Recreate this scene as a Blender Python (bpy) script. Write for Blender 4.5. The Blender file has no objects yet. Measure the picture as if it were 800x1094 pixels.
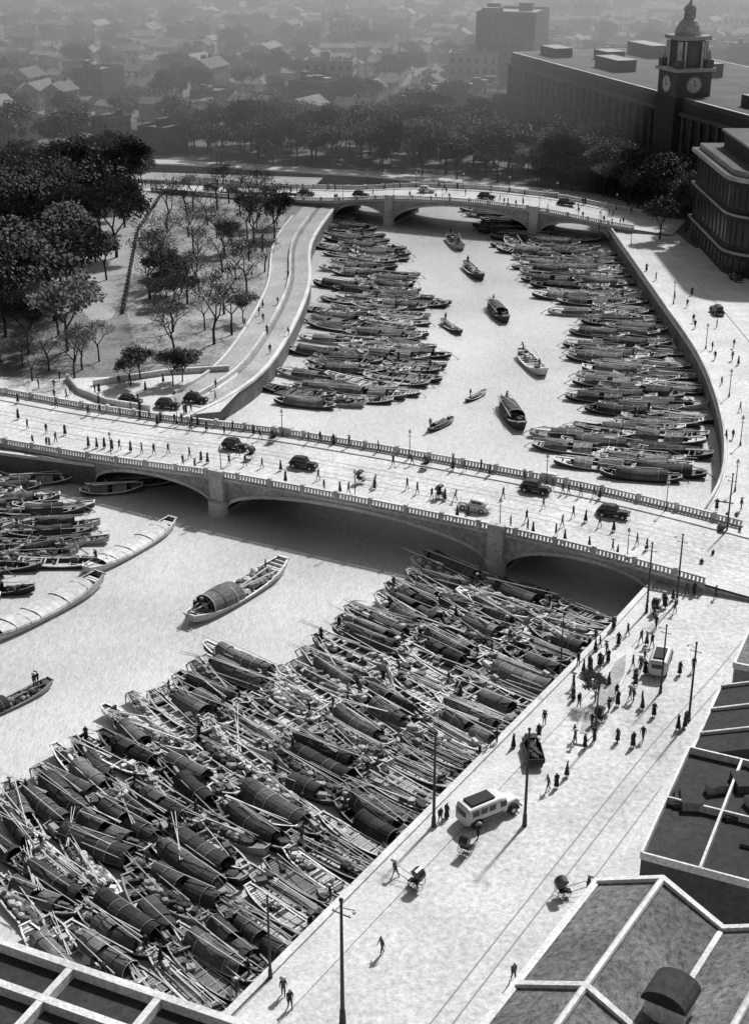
import bpy, math, random, bmesh
from mathutils import Vector, Matrix, geometry
R=random.Random(7)
sc=bpy.context.scene
col=sc.collection
F=1503.0; CH=78.0; PITCH=math.radians(23.9); SP,CP=math.sin(PITCH),math.cos(PITCH)
def G(u,v,z=0.0):
    "survey: map point at height z seen at plate position (u,v) of the aerial photograph"
    x=(u-400)/F; yc=-(v-547)/F
    dy=CP+yc*SP; dz=-SP+yc*CP; t=(z-CH)/dz
    return (x*t,dy*t)
# ---------------------------------------------------------------- materials
M={}
def mat(name,c,rough=.8,var=.25,scale=1.0,rnd=0.0,bump=0.0,metal=0.0,fine=0.0,world=True,stripe=None):
    m=bpy.data.materials.new(name); m.use_nodes=True; nt=m.node_tree; N=nt.nodes; Lk=nt.links
    b=N['Principled BSDF']; b.inputs['Roughness'].default_value=rough; b.inputs['Metallic'].default_value=metal
    if world:
        g=N.new('ShaderNodeNewGeometry'); P=g.outputs['Position']
    else:
        g=N.new('ShaderNodeTexCoord'); P=g.outputs['Object']
    n1=N.new('ShaderNodeTexNoise'); n1.inputs['Scale'].default_value=scale*.12; n1.inputs['Detail'].default_value=6
    n2=N.new('ShaderNodeTexNoise'); n2.inputs['Scale'].default_value=scale*1.6; n2.inputs['Detail'].default_value=5; n2.inputs['Roughness'].default_value=.8
    Lk.new(P,n1.inputs['Vector']); Lk.new(P,n2.inputs['Vector'])
    def mr(src,lo,hi):
        r=N.new('ShaderNodeMapRange'); r.inputs['From Min'].default_value=.3; r.inputs['From Max'].default_value=.7
        r.inputs['To Min'].default_value=lo; r.inputs['To Max'].default_value=hi; Lk.new(src,r.inputs['Value']); return r.outputs['Result']
    def mul(a,b_):
        q=N.new('ShaderNodeMath'); q.operation='MULTIPLY'; Lk.new(a,q.inputs[0])
        if isinstance(b_,float): q.inputs[1].default_value=b_
        else: Lk.new(b_,q.inputs[1])
        return q.outputs[0]
    v=mul(mr(n1.outputs['Fac'],1-var,1+var),c)
    v=mul(v,mr(n2.outputs['Fac'],1-var*.8-fine,1+var*.8+fine))
    if rnd>0:
        o=N.new('ShaderNodeObjectInfo'); r=N.new('ShaderNodeMapRange'); r.inputs['To Min'].default_value=1-rnd; r.inputs['To Max'].default_value=1+rnd
        Lk.new(o.outputs['Random'],r.inputs['Value']); v=mul(v,r.outputs['Result'])
    if stripe:
        w=N.new('ShaderNodeTexWave'); w.inputs['Scale'].default_value=stripe; w.inputs['Distortion'].default_value=.6; w.inputs['Detail'].default_value=2
        Lk.new(P,w.inputs['Vector']); r=N.new('ShaderNodeMapRange'); r.inputs['To Min'].default_value=.6; r.inputs['To Max'].default_value=1.2
        Lk.new(w.outputs['Fac'],r.inputs['Value']); v=mul(v,r.outputs['Result'])
    cc=N.new('ShaderNodeCombineColor'); 
    for i in range(3): Lk.new(v,cc.inputs[i])
    Lk.new(cc.outputs[0],b.inputs['Base Color'])
    M[name]=m; return m
mat('paving',.52,.85,.16,1,fine=.3)
mat('paving_grey',.32,.85,.2,1,fine=.3)
mat('earth',.17,.9,.3,1,fine=.4)
mat('city_ground',.12,.9,.35,1,fine=.3)
mat('lawn',.27,.9,.35,1.0,fine=.5)
mat('sidewalk',.54,.85,.14,2,fine=.24)
mat('kerbstone',.58,.8,.15,2,fine=.2)
mat('stone',.33,.85,.25,1,fine=.35)
mat('stone_light',.50,.8,.25,1.5,fine=.25)
mat('stone_dark',.07,.85,.3,1,fine=.1)
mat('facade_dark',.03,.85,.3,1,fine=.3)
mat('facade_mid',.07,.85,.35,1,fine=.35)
mat('quay_stone',.12,.9,.35,1.4,fine=.3)
mat('tramrail',.20,.5,.1,1)
mat('iron',.03,.6,.2,1)
mat('roof_tile',.13,.85,.3,2,rnd=.7,fine=.25,stripe=2.2)
mat('roof_flat',.22,.9,.3,1,rnd=.6,fine=.3)
mat('roof_near',.13,.9,.4,1.3,fine=.6)
mat('roof_black',.025,.9,.4,1,fine=.4)
mat('wall',.19,.85,.2,1,rnd=.7,fine=.2)
mat('wall_dark',.06,.85,.25,1,rnd=.5,fine=.2)
mat('glass',.02,.3,.2,1)
mat('white_trim',.60,.7,.18,2,fine=.3)
mat('foliage',.045,.8,.45,1.5,rnd=.5)
mat('foliage_pale',.09,.85,.35,1.5,rnd=.4)
mat('bark',.03,.9,.3,2)
mat('hull_dark',.03,.75,.3,2,rnd=.6,world=False)
mat('hull_light',.42,.75,.25,2,rnd=.3,world=False,fine=.2)
mat('barge_white',.56,.75,.2,1,rnd=.1,world=False,fine=.25)
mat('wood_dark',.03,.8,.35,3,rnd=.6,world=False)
mat('plank',.27,.75,.35,2.5,rnd=.75,world=False,fine=.4)
mat('gunwale',.42,.75,.35,2,rnd=.7,world=False,fine=.35)
mat('mat_canopy',.08,.9,.4,3,rnd=.9,world=False,fine=.4)
mat('bamboo',.55,.6,.2,2,rnd=.4,world=False,fine=.15)
mat('cargo',.11,.9,.4,3,rnd=.8,world=False,fine=.4)
mat('sack',.42,.9,.3,3,rnd=.4,world=False,fine=.2)
mat('cloth_dark',.02,.9,.2,3,rnd=.5,world=False)
mat('cloth_mid',.07,.9,.2,3,rnd=.6,world=False)
mat('cloth_white',.6,.9,.1,3,world=False)
mat('skin',.28,.6,.05,3,world=False)
mat('hair',.015,.6,.1,3,world=False)
mat('car_black',.02,.25,.1,1,world=False)
mat('car_white',.60,.4,.14,1,world=False)
mat('rubber',.02,.8,.1,1,world=False)
# water
wm=bpy.data.materials.new('river_water'); wm.use_nodes=True; nt=wm.node_tree; N=nt.nodes; b=N['Principled BSDF']
b.inputs['Roughness'].default_value=.3
g=N.new('ShaderNodeNewGeometry')
n1=N.new('ShaderNodeTexNoise'); n1.inputs['Scale'].default_value=.03; n1.inputs['Detail'].default_value=5
mp=N.new('ShaderNodeMapping'); mp.inputs['Scale'].default_value=(1.0,.55,1); nt.links.new(g.outputs['Position'],mp.inputs['Vector'])
n2=N.new('ShaderNodeTexNoise'); n2.inputs['Scale'].default_value=1.6; n2.inputs['Detail'].default_value=7; n2.inputs['Roughness'].default_value=.7
nt.links.new(g.outputs['Position'],n1.inputs['Vector']); nt.links.new(mp.outputs[0],n2.inputs['Vector'])
mx=N.new('ShaderNodeMath'); mx.operation='MULTIPLY_ADD'; mx.inputs[1].default_value=.7
nt.links.new(n2.outputs['Fac'],mx.inputs[0]); nt.links.new(n1.outputs['Fac'],mx.inputs[2])
r=N.new('ShaderNodeMapRange'); r.inputs['From Min'].default_value=.6; r.inputs['From Max'].default_value=1.1; r.inputs['To Min'].default_value=.36; r.inputs['To Max'].default_value=.66
nt.links.new(mx.outputs[0],r.inputs['Value']); cc=N.new('ShaderNodeCombineColor')
for i in range(3): nt.links.new(r.outputs[0],cc.inputs[i])
nt.links.new(cc.outputs[0],b.inputs['Base Color'])
bp=N.new('ShaderNodeBump'); bp.inputs['Strength'].default_value=.8; bp.inputs['Distance'].default_value=.2
nt.links.new(n2.outputs['Fac'],bp.inputs['Height']); nt.links.new(bp.outputs[0],b.inputs['Normal']); M['river_water']=wm
# ---------------------------------------------------------------- mesh builder
class MB:
    def __init__(s): s.v=[];s.f=[];s.m=[];s.mats=[]
    def mi(s,n):
        if n not in s.mats: s.mats.append(n)
        return s.mats.index(n)
    def face(s,pts,m):
        k=len(s.v); s.v+= [tuple(p) for p in pts]; s.f.append(tuple(range(k,k+len(pts)))); s.m.append(s.mi(m))
    def raw(s,V,Fc,m):
        k=len(s.v); s.v+=[tuple(p) for p in V]; i=s.mi(m)
        for f in Fc: s.f.append(tuple(k+a for a in f)); s.m.append(i)
    def box(s,cx,cy,z0,z1,hx,hy,rot=0,m='stone',top=None,taper=1.0):
        c,sn=math.cos(rot),math.sin(rot); V=[]
        for z,k in ((z0,1),(z1,taper)):
            for a,b_ in ((-1,-1),(1,-1),(1,1),(-1,1)):
                x=a*hx*k;y=b_*hy*k; V.append((cx+x*c-y*sn,cy+x*sn+y*c,z))
        s.raw(V,[(0,1,5,4),(1,2,6,5),(2,3,7,6),(3,0,4,7),(3,2,1,0)],m); s.raw(V[4:],[(0,1,2,3)],top or m)
    def tube(s,a,b_,r0,r1=None,n=5,m='iron',cap=True):
        a=Vector(a);b_=Vector(b_); r1=r0 if r1 is None else r1; d=(b_-a)
        if d.length<1e-6:return
        d.normalize(); u=d.orthogonal().normalized(); w=d.cross(u); V=[]
        for P,r in ((a,r0),(b_,r1)):
            for i in range(n):
                t=2*math.pi*i/n; V.append(P+u*(r*math.cos(t))+w*(r*math.sin(t)))
        fc=[(i,(i+1)%n,n+(i+1)%n,n+i) for i in range(n)]
        if cap: fc+=[tuple(range(n))[::-1],tuple(range(n,2*n))]
        s.raw(V,fc,m)
    def path(s,pts,r,n=5,m='iron'):
        for i in range(len(pts)-1):
            ra=r[i] if isinstance(r,list) else r; rb=r[i+1] if isinstance(r,list) else r
            s.tube(pts[i],pts[i+1],ra,rb,n,m)
    def prism(s,poly,z0,z1,m,top=None):
        n=len(poly); V=[(p[0],p[1],z0) for p in poly]+[(p[0],p[1],z1) for p in poly]
        s.raw(V,[(i,(i+1)%n,n+(i+1)%n,n+i) for i in range(n)],m)
        tr=geometry.tessellate_polygon([[Vector((p[0],p[1],0)) for p in poly]])
        s.raw(V[n:],[tuple(t) for t in tr],top or m)
    def loft(s,rings,m,close=True,cap=True,matf=None):
        n=len(rings[0]); V=[p for r_ in rings for p in r_]; fc=[];k=len(s.v); s.v+=[tuple(p) for p in V]
        for i in range(len(rings)-1):
            for j in range(n if close else n-1):
                s.f.append((k+i*n+j,k+i*n+(j+1)%n,k+(i+1)*n+(j+1)%n,k+(i+1)*n+j)); s.m.append(s.mi(matf(i,j) if matf else m))
        if cap:
            s.f.append(tuple(k+j for j in range(n))[::-1]); s.m.append(s.mi(m))
            s.f.append(tuple(k+(len(rings)-1)*n+j for j in range(n))); s.m.append(s.mi(m))
    def sphere(s,c,r,m,nu=8,nv=6,sc_=(1,1,1)):
        rings=[]
        for i in range(nv+1):
            t=math.pi*i/nv; rr=max(.001,math.sin(t))
            rings.append([(c[0]+sc_[0]*r*rr*math.cos(2*math.pi*j/nu),c[1]+sc_[1]*r*rr*math.sin(2*math.pi*j/nu),c[2]+sc_[2]*r*math.cos(t)) for j in range(nu)])
        s.loft(rings,m)
    def mesh(s,name,smooth=False):
        me=bpy.data.meshes.new(name); me.from_pydata(s.v,[],s.f)
        for n in s.mats: me.materials.append(M[n])
        me.polygons.foreach_set('material_index',s.m)
        if smooth: me.polygons.foreach_set('use_smooth',[True]*len(s.f))
        me.update(); return me
    def obj(s,name,loc=(0,0,0),rot=0,smooth=False):
        return put(name,s.mesh(name,smooth),loc,rot)
def put(name,me,loc=(0,0,0),rot=0,scale=1):
    o=bpy.data.objects.new(name,me); o.location=loc; o.rotation_euler=(0,0,rot)
    o.scale=(scale,)*3 if not isinstance(scale,tuple) else scale
    col.objects.link(o); return o
def inside(p,poly):
    x,y=p; c=False; j=len(poly)-1
    for i in range(len(poly)):
        xi,yi=poly[i];xj,yj=poly[j]
        if (yi>y)!=(yj>y) and x<(xj-xi)*(y-yi)/(yj-yi)+xi: c=not c
        j=i
    return c
def smooth(pts,n=5):
    o=[]
    for i in range(len(pts)-1):
        p0=Vector(pts[max(i-1,0)]);p1=Vector(pts[i]);p2=Vector(pts[i+1]);p3=Vector(pts[min(i+2,len(pts)-1)])
        for k in range(n):
            t=k/n; q=.5*((2*p1)+(p2-p0)*t+(2*p0-5*p1+4*p2-p3)*t*t+(3*p1-p0-3*p2+p3)*t**3); o.append((q.x,q.y))
    o.append(tuple(pts[-1])); return o
def offset(pts,d):
    o=[]
    for i,p in enumerate(pts):
        a=Vector(pts[max(i-1,0)]);b_=Vector(pts[min(i+1,len(pts)-1)]); t=(b_-a).normalized(); o.append((p[0]-t.y*d,p[1]+t.x*d))
    return o
def ribbon(mb,A,B,zA,zB,m):
    for i in range(len(A)-1):
        mb.face([(A[i][0],A[i][1],zA),(A[i+1][0],A[i+1][1],zA),(B[i+1][0],B[i+1][1],zB),(B[i][0],B[i][1],zB)],m)
# ---------------------------------------------------------------- banks, ground, water
WZ=-3.5
Lup=smooth([(-10.5,377),(-15.0,335.6),(-13.9,292.4),(-17.8,246.5),(-23.8,225),(-33,209.6)])
Lbank=[(-3500,470),(-200,425),(-80,415),(-25,402),(-3.8,393.7)]+Lup+[(-41.3,193.1)]+[(-60,199),(-80,196),(-105,160),(-150,40),(-320,-400),(-1500,-3000)]
Rup=smooth([(42.6,171.5),(49.9,188),(55.2,211.9),(58.4,243.7),(58.6,281),(58.5,342),(58.5,349)])
Rdn=[(34.3,155.3),(27.2,143.3),(-12,81),(-35,45),(-70,-20),(-220,-400),(-1200,-3000)]
Rbank=Rdn[::-1]+Rup+[(65.3,365.7),(58,384),(30,404),(0,421),(-60,441),(-200,460),(-3500,540)]
def sheet(name,poly,z,m):
    tr=geometry.tessellate_polygon([[Vector((p[0],p[1],0)) for p in poly]])
    mb=MB(); mb.raw([(p[0],p[1],z) for p in poly],[tuple(t) for t in tr],m); o=mb.obj(name)
    me=o.data; bm=bmesh.new(); bm.from_mesh(me)
    for f in bm.faces:
        if f.normal.z<0: f.normal_flip()
    bm.to_mesh(me); bm.free(); return o
sheet('ground',Lbank+[(-5000,-3000),(-5000,520)],0,'earth')
sheet('ground',Rbank+[(-3500,6000),(5000,6000),(5000,-3000)],0,'paving')
sheet('ground',[(5000,330),(76,330),(72,378),(62,396),(34,412),(2,429),(-60,449),(-200,468),(-3500,550),(-3500,6000),(5000,6000)],.03,'city_ground')
sheet('river_water',[(-5000,-3000),(600,-3000),(600,1200),(-5000,1200)],WZ,'river_water')
def quaywall(pts,side,name,parapet):
    mb=MB()
    ribbon(mb,pts,pts,-5,0.0,'quay_stone')
    inn=offset(pts,side*.6); out=offset(pts,-side*.12)
    ribbon(mb,out,inn,.22,.22,'kerbstone'); ribbon(mb,out,out,-.25,.22,'kerbstone'); ribbon(mb,inn,inn,0,.22,'kerbstone')
    ribbon(mb,out,pts,-.25,-.25,'kerbstone')
    if parapet:
        a=offset(pts,side*.08); b_=offset(pts,side*.42)
        ribbon(mb,a,a,.22,1.05,'stone_light');ribbon(mb,b_,b_,.22,1.05,'stone_light');ribbon(mb,a,b_,1.05,1.05,'stone_light')
    return mb.obj(name)
quaywall(Lbank[1:5],-1,'quay_wall',True)
quaywall(Lup,-1,'quay_wall',False)
quaywall(Lbank[5+len(Lup):-1],-1,'quay_wall',False)
quaywall(Rup,-1,'quay_wall',True)
quaywall(Rdn[::-1][1:],-1,'quay_wall',False)
quaywall(Rbank[len(Rdn)+len(Rup)-1:-1],-1,'quay_wall',False)
def slab(name,A,B,z,m='sidewalk',z0=0):
    mb=MB(); ribbon(mb,A,B,z,z,m); ribbon(mb,B,B,z0,z,'kerbstone'); ribbon(mb,A,A,z0,z,'kerbstone'); return mb.obj(name)
q=smooth([(-48,22),(-30,52),(-12,81),(8,112.6),(27.2,143.3),(31,149)],6)
slab('sidewalk',offset(q,-.75),offset(q,-4),.13)
q2=[(2,54),(14.3,73),(18.5,86),(26,103.5),(36,122),(44,138)]
slab('sidewalk',offset(smooth(q2),2.6),offset(smooth(q2),-6),.13)
rr=[(64,178),(69,200),(72.5,240),(72.8,281),(71.5,330)]
slab('sidewalk',offset(smooth(rr),2.5),offset(smooth(rr),-9),.13)
slab('sidewalk',offset(Rup[3:],-.65),offset(Rup[3:],-3.2),.13)
slab('promenade',offset(Lup[:-3],-.65),offset(Lup[:-3],-3.6),.12,'paving_grey')
def lowwall(name,pts,h,t,m):
    mb=MB(); a=offset(pts,t/2); b_=offset(pts,-t/2)
    ribbon(mb,a,a,0,h,m);ribbon(mb,b_,b_,0,h,m);ribbon(mb,a,b_,h,h,m); mb.obj(name)
lowwall('promenade_wall',offset(Lup[2:-4],-4.6),.8,.5,'stone_light')
lowwall('promenade_wall',offset(Lup[2:-4],-9.0),.6,.4,'kerbstone')
slab('road',offset(Lup[:-3],-4.95),offset(Lup[:-3],-8.7),.04,'paving_grey')
def roadsheet(name,px,m,z): return sheet(name,[G(*p) for p in px],z,m)
roadsheet('road',[(-200,455),(-200,395),(60,405),(130,402),(250,392),(262,412),(235,440),(180,445),(0,460)],'paving',.02)
roadsheet('park_lawn',[(135,330),(150,250),(175,210),(308,214),(300,262),(285,310),(268,345),(235,390),(150,392)],'lawn',.03)
roadsheet('road',[(100,345),(120,340),(182,208),(330,205),(345,190),(130,183),(60,300)],'paving_grey',.02)
mb=MB()
w=[G(132,335),G(148,248),G(174,208),G(318,211)]
for i in range(3):
    a,b_=Vector(w[i]),Vector(w[i+1]); n=int((b_-a).length/3)
    for k in range(n+1):
        p=a.lerp(b_,k/n); mb.box(p.x,p.y,0,1.5,.18,.18,0,'stone_dark')
    d=b_-a; c=(a+b_)/2; mb.box(c.x,c.y,.1,1.2,d.length/2,.06,math.atan2(d.y,d.x),'stone_dark')
mb.obj('park_fence')
mb=MB()
w=[G(*p) for p in [(100,412),(180,400),(245,396)]]; w2=[G(*p) for p in [(72,405),(85,420),(115,432),(160,439)]]
for W_ in (w,w2):
    for i in range(len(W_)-1):
        a,b_=Vector(W_[i]),Vector(W_[i+1]); d=b_-a; c=(a+b_)/2; mb.box(c.x,c.y,0,1.0,d.length/2,.25,math.atan2(d.y,d.x),'stone_light')
mb.obj('garden_wall')
# ---------------------------------------------------------------- tram rails
def rails(name,pts,z):
    mb=MB(); P=smooth(pts,8)
    for o in (-.72,.72):
        ribbon(mb,offset(P,o-.06),offset(P,o+.06),z,z,'tramrail')
    mb.obj(name)
rails('tram_track',[(49,165),(48,150),(40,136),(28,118),(13,94),(-3,68),(-14,50)],.05)
rails('tram_track',[(55,172),(53,150),(44,134),(31,116),(16,92),(0,66),(-11,48)],.05)
# ---------------------------------------------------------------- bridges
def bridge(name,A,d,W,s0,s1,piers,prof,rail):
    n=(-d[1],d[0])
    def lin(s):
        if s<=prof[0][0]: return prof[0][1]
        for (a,za),(b_,zb) in zip(prof,prof[1:]):
            if s<=b_: return za+(zb-za)*(s-a)/(b_-a)
        return prof[-1][1]
    def dz(s): return sum(lin(s+k) for k in (-5,-3,-1,1,3,5))/6
    e0,e1=prof[0][0],prof[-1][0]
    def P(s,w,z): return (A[0]+d[0]*s+n[0]*w,A[1]+d[1]*s+n[1]*w,z)
    mb=MB(); pw=1.3
    edges=[s0]+[p for q in piers for p in (q-pw,q+pw)]+[s1]
    def intr(s):
        for i in range(0,len(edges),2):
            a,b_=edges[i],edges[i+1]
            if a<=s<=b_:
                c=(a+b_)/2;h=(b_-a)/2; crown=dz(c)-1.15; spr=-2.7; k=(s-c)/h
                return spr+(crown-spr)*math.sqrt(max(0,1-k*k))**.9
        return -5
    S=[]
    for i in range(0,len(edges),2):
        a,b_=edges[i],edges[i+1]; S.append([a+(b_-a)*(.5-.5*math.cos(math.pi*k/28)) for k in range(29)])
    for seg in S:
        for i in range(len(seg)-1):
            a,b_=seg[i],seg[i+1]; za,zb=intr(a),intr(b_)
            for w in (0,W):
                mb.face([P(a,w,za),P(b_,w,zb),P(b_,w,dz(b_)-.1),P(a,w,dz(a)-.1)],'stone')
            mb.face([P(a,0,za),P(b_,0,zb),P(b_,W,zb),P(a,W,za)],'facade_dark')  # arch underside near black: its shade is put into the colour
            for w,o in ((0,-.12),(W,.12)):
                mb.face([P(a,w+o,za),P(b_,w+o,zb),P(b_,w+o,zb+.5),P(a,w+o,za+.5)],'stone_light')
                mb.face([P(a,w+o,za+.5),P(b_,w+o,zb+.5),P(b_,w,zb+.5),P(a,w,za+.5)],'stone_light')
                mb.face([P(a,w+o,za),P(b_,w+o,zb),P(b_,w,zb),P(a,w,za)],'stone')
    rot=math.atan2(d[1],d[0])
    for q_ in piers:
        c=P(q_,W/2,0); mb.box(c[0],c[1],-6,dz(q_)-.15,pw,W/2+.25,rot,'stone')
        for w in (-.9,W+.9):
            mb.prism([P(q_+pw*1.15*math.cos(t),w+ (1 if w>0 else -1)*(-.6+1.5*math.sin(t)),0)[:2] for t in [math.pi*k/8 for k in range(9)]],-6,-1.2,'stone_light')
            p=P(q_,w*.5 if w<0 else W+.5,0); mb.box(p[0],p[1],-1.2,dz(q_)+1.35,pw*.85,.42,rot,'stone_light')
    for a,b_ in ((e0,s0),(s1,e1)):
        m_=8
        for i in range(m_):
            x0=a+(b_-a)*i/m_;x1=a+(b_-a)*(i+1)/m_
            for w in (0,W): mb.face([P(x0,w,-.5),P(x1,w,-.5),P(x1,w,dz(x1)-.1),P(x0,w,dz(x0)-.1)],'stone')
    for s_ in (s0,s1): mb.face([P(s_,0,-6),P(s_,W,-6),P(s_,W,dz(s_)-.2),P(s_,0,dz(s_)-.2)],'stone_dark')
    K=[e0+(e1-e0)*i/80 for i in range(81)]
    sw=2.6
    for i in range(80):
        a,b_=K[i],K[i+1]; A_,B_=dz(a),dz(b_)
        mb.face([P(a,sw,A_),P(b_,sw,B_),P(b_,W-sw,B_),P(a,W-sw,A_)],'paving')
        for w0,w1,k in ((0,sw,sw),(W-sw,W,W-sw)):
            mb.face([P(a,w0,A_+.16),P(b_,w0,B_+.16),P(b_,w1,B_+.16),P(a,w1,A_+.16)],'sidewalk')
            mb.face([P(a,k,A_),P(b_,k,B_),P(b_,k,B_+.16),P(a,k,A_+.16)],'kerbstone')
        if rail:
            for c in rail:
                for o in (-.72,.72):
                    mb.face([P(a,c+o-.06,A_+.012),P(b_,c+o-.06,B_+.012),P(b_,c+o+.06,B_+.012),P(a,c+o+.06,A_+.012)],'tramrail')
        if a>=e0+3 and b_<=s1+(e1-s1)*.5:
            for w0,sg in ((0,-1),(W,1)):
                o0,o1=w0+sg*.45,w0-sg*.02
                for (wa,za),(wb,zb) in (((w0,-.35),(o0,-.2)),((o0,-.2),(o0,.16)),((o0,.16),(o1,.16))):
                    mb.face([P(a,wa,A_+za),P(b_,wa,B_+za),P(b_,wb,B_+zb),P(a,wb,A_+zb)],'stone_light')
                for z0,z1,h in ((.17,.42,.17),(1.0,1.2,.2)):
                    wa,wb=w0+sg*.12-h,w0+sg*.12+h
                    mb.face([P(a,wa,A_+z0),P(b_,wa,B_+z0),P(b_,wa,B_+z1),P(a,wa,A_+z1)],'stone_light')
                    mb.face([P(a,wb,A_+z0),P(b_,wb,B_+z0),P(b_,wb,B_+z1),P(a,wb,A_+z1)],'stone_light')
                    mb.face([P(a,wa,A_+z1),P(b_,wa,B_+z1),P(b_,wb,B_+z1),P(a,wb,A_+z1)],'kerbstone')
                for k in range(4):
                    s_=a+(b_-a)*(k+.5)/4; c=P(s_,w0+sg*.12,0); mb.box(c[0],c[1],dz(s_)+.42,dz(s_)+1.0,.13,.1,rot,'stone_light')
    s_=e0+4
    while s_<s1+4:
        for w0,sg in ((0,-1),(W,1)):
            c=P(s_,w0+sg*.12,0); mb.box(c[0],c[1],dz(s_)+.165,dz(s_)+1.4,.28,.26,rot,'stone_light')
        s_+=5.2
    mb.obj(name)
    return P,dz
d1=(.8925,-.451); BA=(-56.5,200.8); BW=18.5
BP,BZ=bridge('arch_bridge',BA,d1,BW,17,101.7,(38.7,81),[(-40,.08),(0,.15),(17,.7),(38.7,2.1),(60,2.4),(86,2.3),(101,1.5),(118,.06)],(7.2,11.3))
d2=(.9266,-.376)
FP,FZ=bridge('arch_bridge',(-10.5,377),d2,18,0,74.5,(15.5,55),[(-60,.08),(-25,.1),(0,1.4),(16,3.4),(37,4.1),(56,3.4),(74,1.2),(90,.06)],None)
# ---------------------------------------------------------------- people
def person(name,stride=.2,arm=.3,lean=0.0,hat=False,robe=False,cl=('cloth_dark','cloth_mid'),raise_=0,sit=False):
    V=[];E=[];Rd=[]
    def a(p,r,par=None):
        V.append(p);Rd.append(r)
        if par is not None: E.append((par,len(V)-1))
        return len(V)-1
    ly=lambda z:lean*(z-.9)
    zp=.92 if not sit else .5
    o=zp-.92
    pel=a((0,0,zp),.125); sp=a((0,ly(1.13),1.13+o),.12,pel); ch=a((0,ly(1.34),1.34+o),.14,sp); nk=a((0,ly(1.48)+.01,1.49+o),.055,ch)
    hd=a((0,ly(1.58)+.02,1.57+o),.088,nk); tp=a((0,ly(1.66)+.02,1.66+o),.08,hd)
    hands=[]
    for s in (-1,1):
        sh=a((s*.17,ly(1.4),1.40+o),.062,ch); sw=arm*s
        el=a((s*.235,ly(1.15)+sw*.25+raise_*.1,1.13+o+raise_*.1),.045,sh); 
        wr=a((s*.24,ly(.95)+sw*.55+.06+raise_*.35,.9+o+raise_*.3),.03,el); hn=a((s*.24,ly(.9)+sw*.6+.09+raise_*.42,.83+o+raise_*.32),.032,wr); hands.append((V[wr],V[hn],s))
        st=stride*s*-1
        if sit:
            hp=a((s*.09,.02,.47),.09,pel); kn=a((s*.12,.42,.5),.06,hp); an=a((s*.12,.45,.1),.04,kn); a((s*.12,.58,.04),.035,an)
        else:
            hp=a((s*.085,0,.86),.09,pel); kn=a((s*.095,st*.45+.03,.48),.06,hp); an=a((s*.095,st*.95-.04*(st<0),.09+(.06 if st<-.1 else 0)),.042,kn); a((s*.1,st*.95+.13,.04+(.02 if st<-.1 else 0)),.035,an)
    me=bpy.data.meshes.new('t'); me.from_pydata(V,E,[]); ob=bpy.data.objects.new('t',me); col.objects.link(ob)
    ob.modifiers.new('s','SKIN')
    if not me.skin_vertices:
        bm=bmesh.new(); bm.from_mesh(me); bm.verts.layers.skin.verify(); bm.to_mesh(me); bm.free()
    sl=me.skin_vertices[0].data
    for i,r in enumerate(Rd): sl[i].radius=(r*(1.2 if i in (pel,sp,ch) else 1),r*(.85 if i in (pel,sp,ch) else 1)); sl[i].use_root=(i==0)
    sb=ob.modifiers.new('b','SUBSURF'); sb.levels=1
    dg=bpy.context.evaluated_depsgraph_get(); m2=bpy.data.meshes.new_from_object(ob.evaluated_get(dg))
    bpy.data.objects.remove(ob)
    mb=MB(); mb.v=[tuple(v.co) for v in m2.vertices]
    for p in m2.polygons:
        c=p.center; z=c.z-o
        if z>1.60 or (z>1.53 and c.y<ly(1.58)-.0): k='hair'
        elif z>1.47: k='skin'
        elif abs(c.x)>.2 and z<.93+raise_*.3: k='skin'
        elif z>.9: k=cl[0]
        elif c.z<.075: k='rubber'
        else: k=cl[1]
        mb.f.append(tuple(p.vertices)); mb.m.append(mb.mi(k))
    y0=ly(1.58)+.02
    mb.tube((0,y0+.085,1.60+o),(0,y0+.11,1.565+o),.008,.016,4,'skin')
    for s in (-1,1):
        mb.sphere((s*.035,y0+.082,1.60+o),.011,'hair',5,4); mb.sphere((s*.09,y0,1.585+o),.022,'skin',5,4,(.4,1,1.3))
    mb.tube((-.025,y0+.085,1.535+o),(.025,y0+.085,1.535+o),.006,n=4,m='hair')
    for wr,hn,s in hands:
        h=Vector(hn); dirv=(h-Vector(wr)).normalized()
        for k in range(4):
            b0=h+Vector((0,-.027+.018*k,0))+dirv*.015; ln=(.07,.08,.075,.055)[k]
            mid=b0+dirv*ln*.5; mb.path([b0,mid,mid+(dirv*.8+Vector((-s*.5,0,0)))*ln*.45],[.01,.009,.007],4,'skin')
        b0=h+Vector((0,.03,.01)); mb.path([b0,b0+Vector((-s*.01,.03,-.02)),b0+Vector((-s*.015,.035,-.05))],[.011,.01,.008],4,'skin')
    if robe:
        rg=[]
        for z,rx,ry in ((1.0,.17,.13),(.7,.2,.17),(.3,.25,.24)):
            rg.append([(rx*math.cos(t),ry*math.sin(t)*(1+.3*stride),z) for t in [2*math.pi*j/12 for j in range(12)]])
        mb.loft(rg,cl[0],cap=False)
    if hat:
        rg=[[(.26*math.cos(t),y0+.26*math.sin(t),1.62+o) for t in [2*math.pi*j/12 for j in range(12)]],[(.02*math.cos(t),y0+.02*math.sin(t),1.78+o) for t in [2*math.pi*j/12 for j in range(12)]]]
        mb.loft(rg,'bamboo')
    return mb.mesh(name,True)
PM=[person('pedestrian',.18,.2,.05),person('pedestrian',.05,.1,0,robe=True,cl=('cloth_dark','cloth_dark')),person('pedestrian',.14,.2,.02,hat=True,cl=('cloth_mid','cloth_dark')),
    person('pedestrian',.1,.2,.03,robe=True,cl=('cloth_dark','cloth_dark')),person('pedestrian',.2,.25,.08,cl=('cloth_mid','cloth_dark')),person('pedestrian',.1,.1,0,cl=('cloth_dark','cloth_dark'))]
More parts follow.
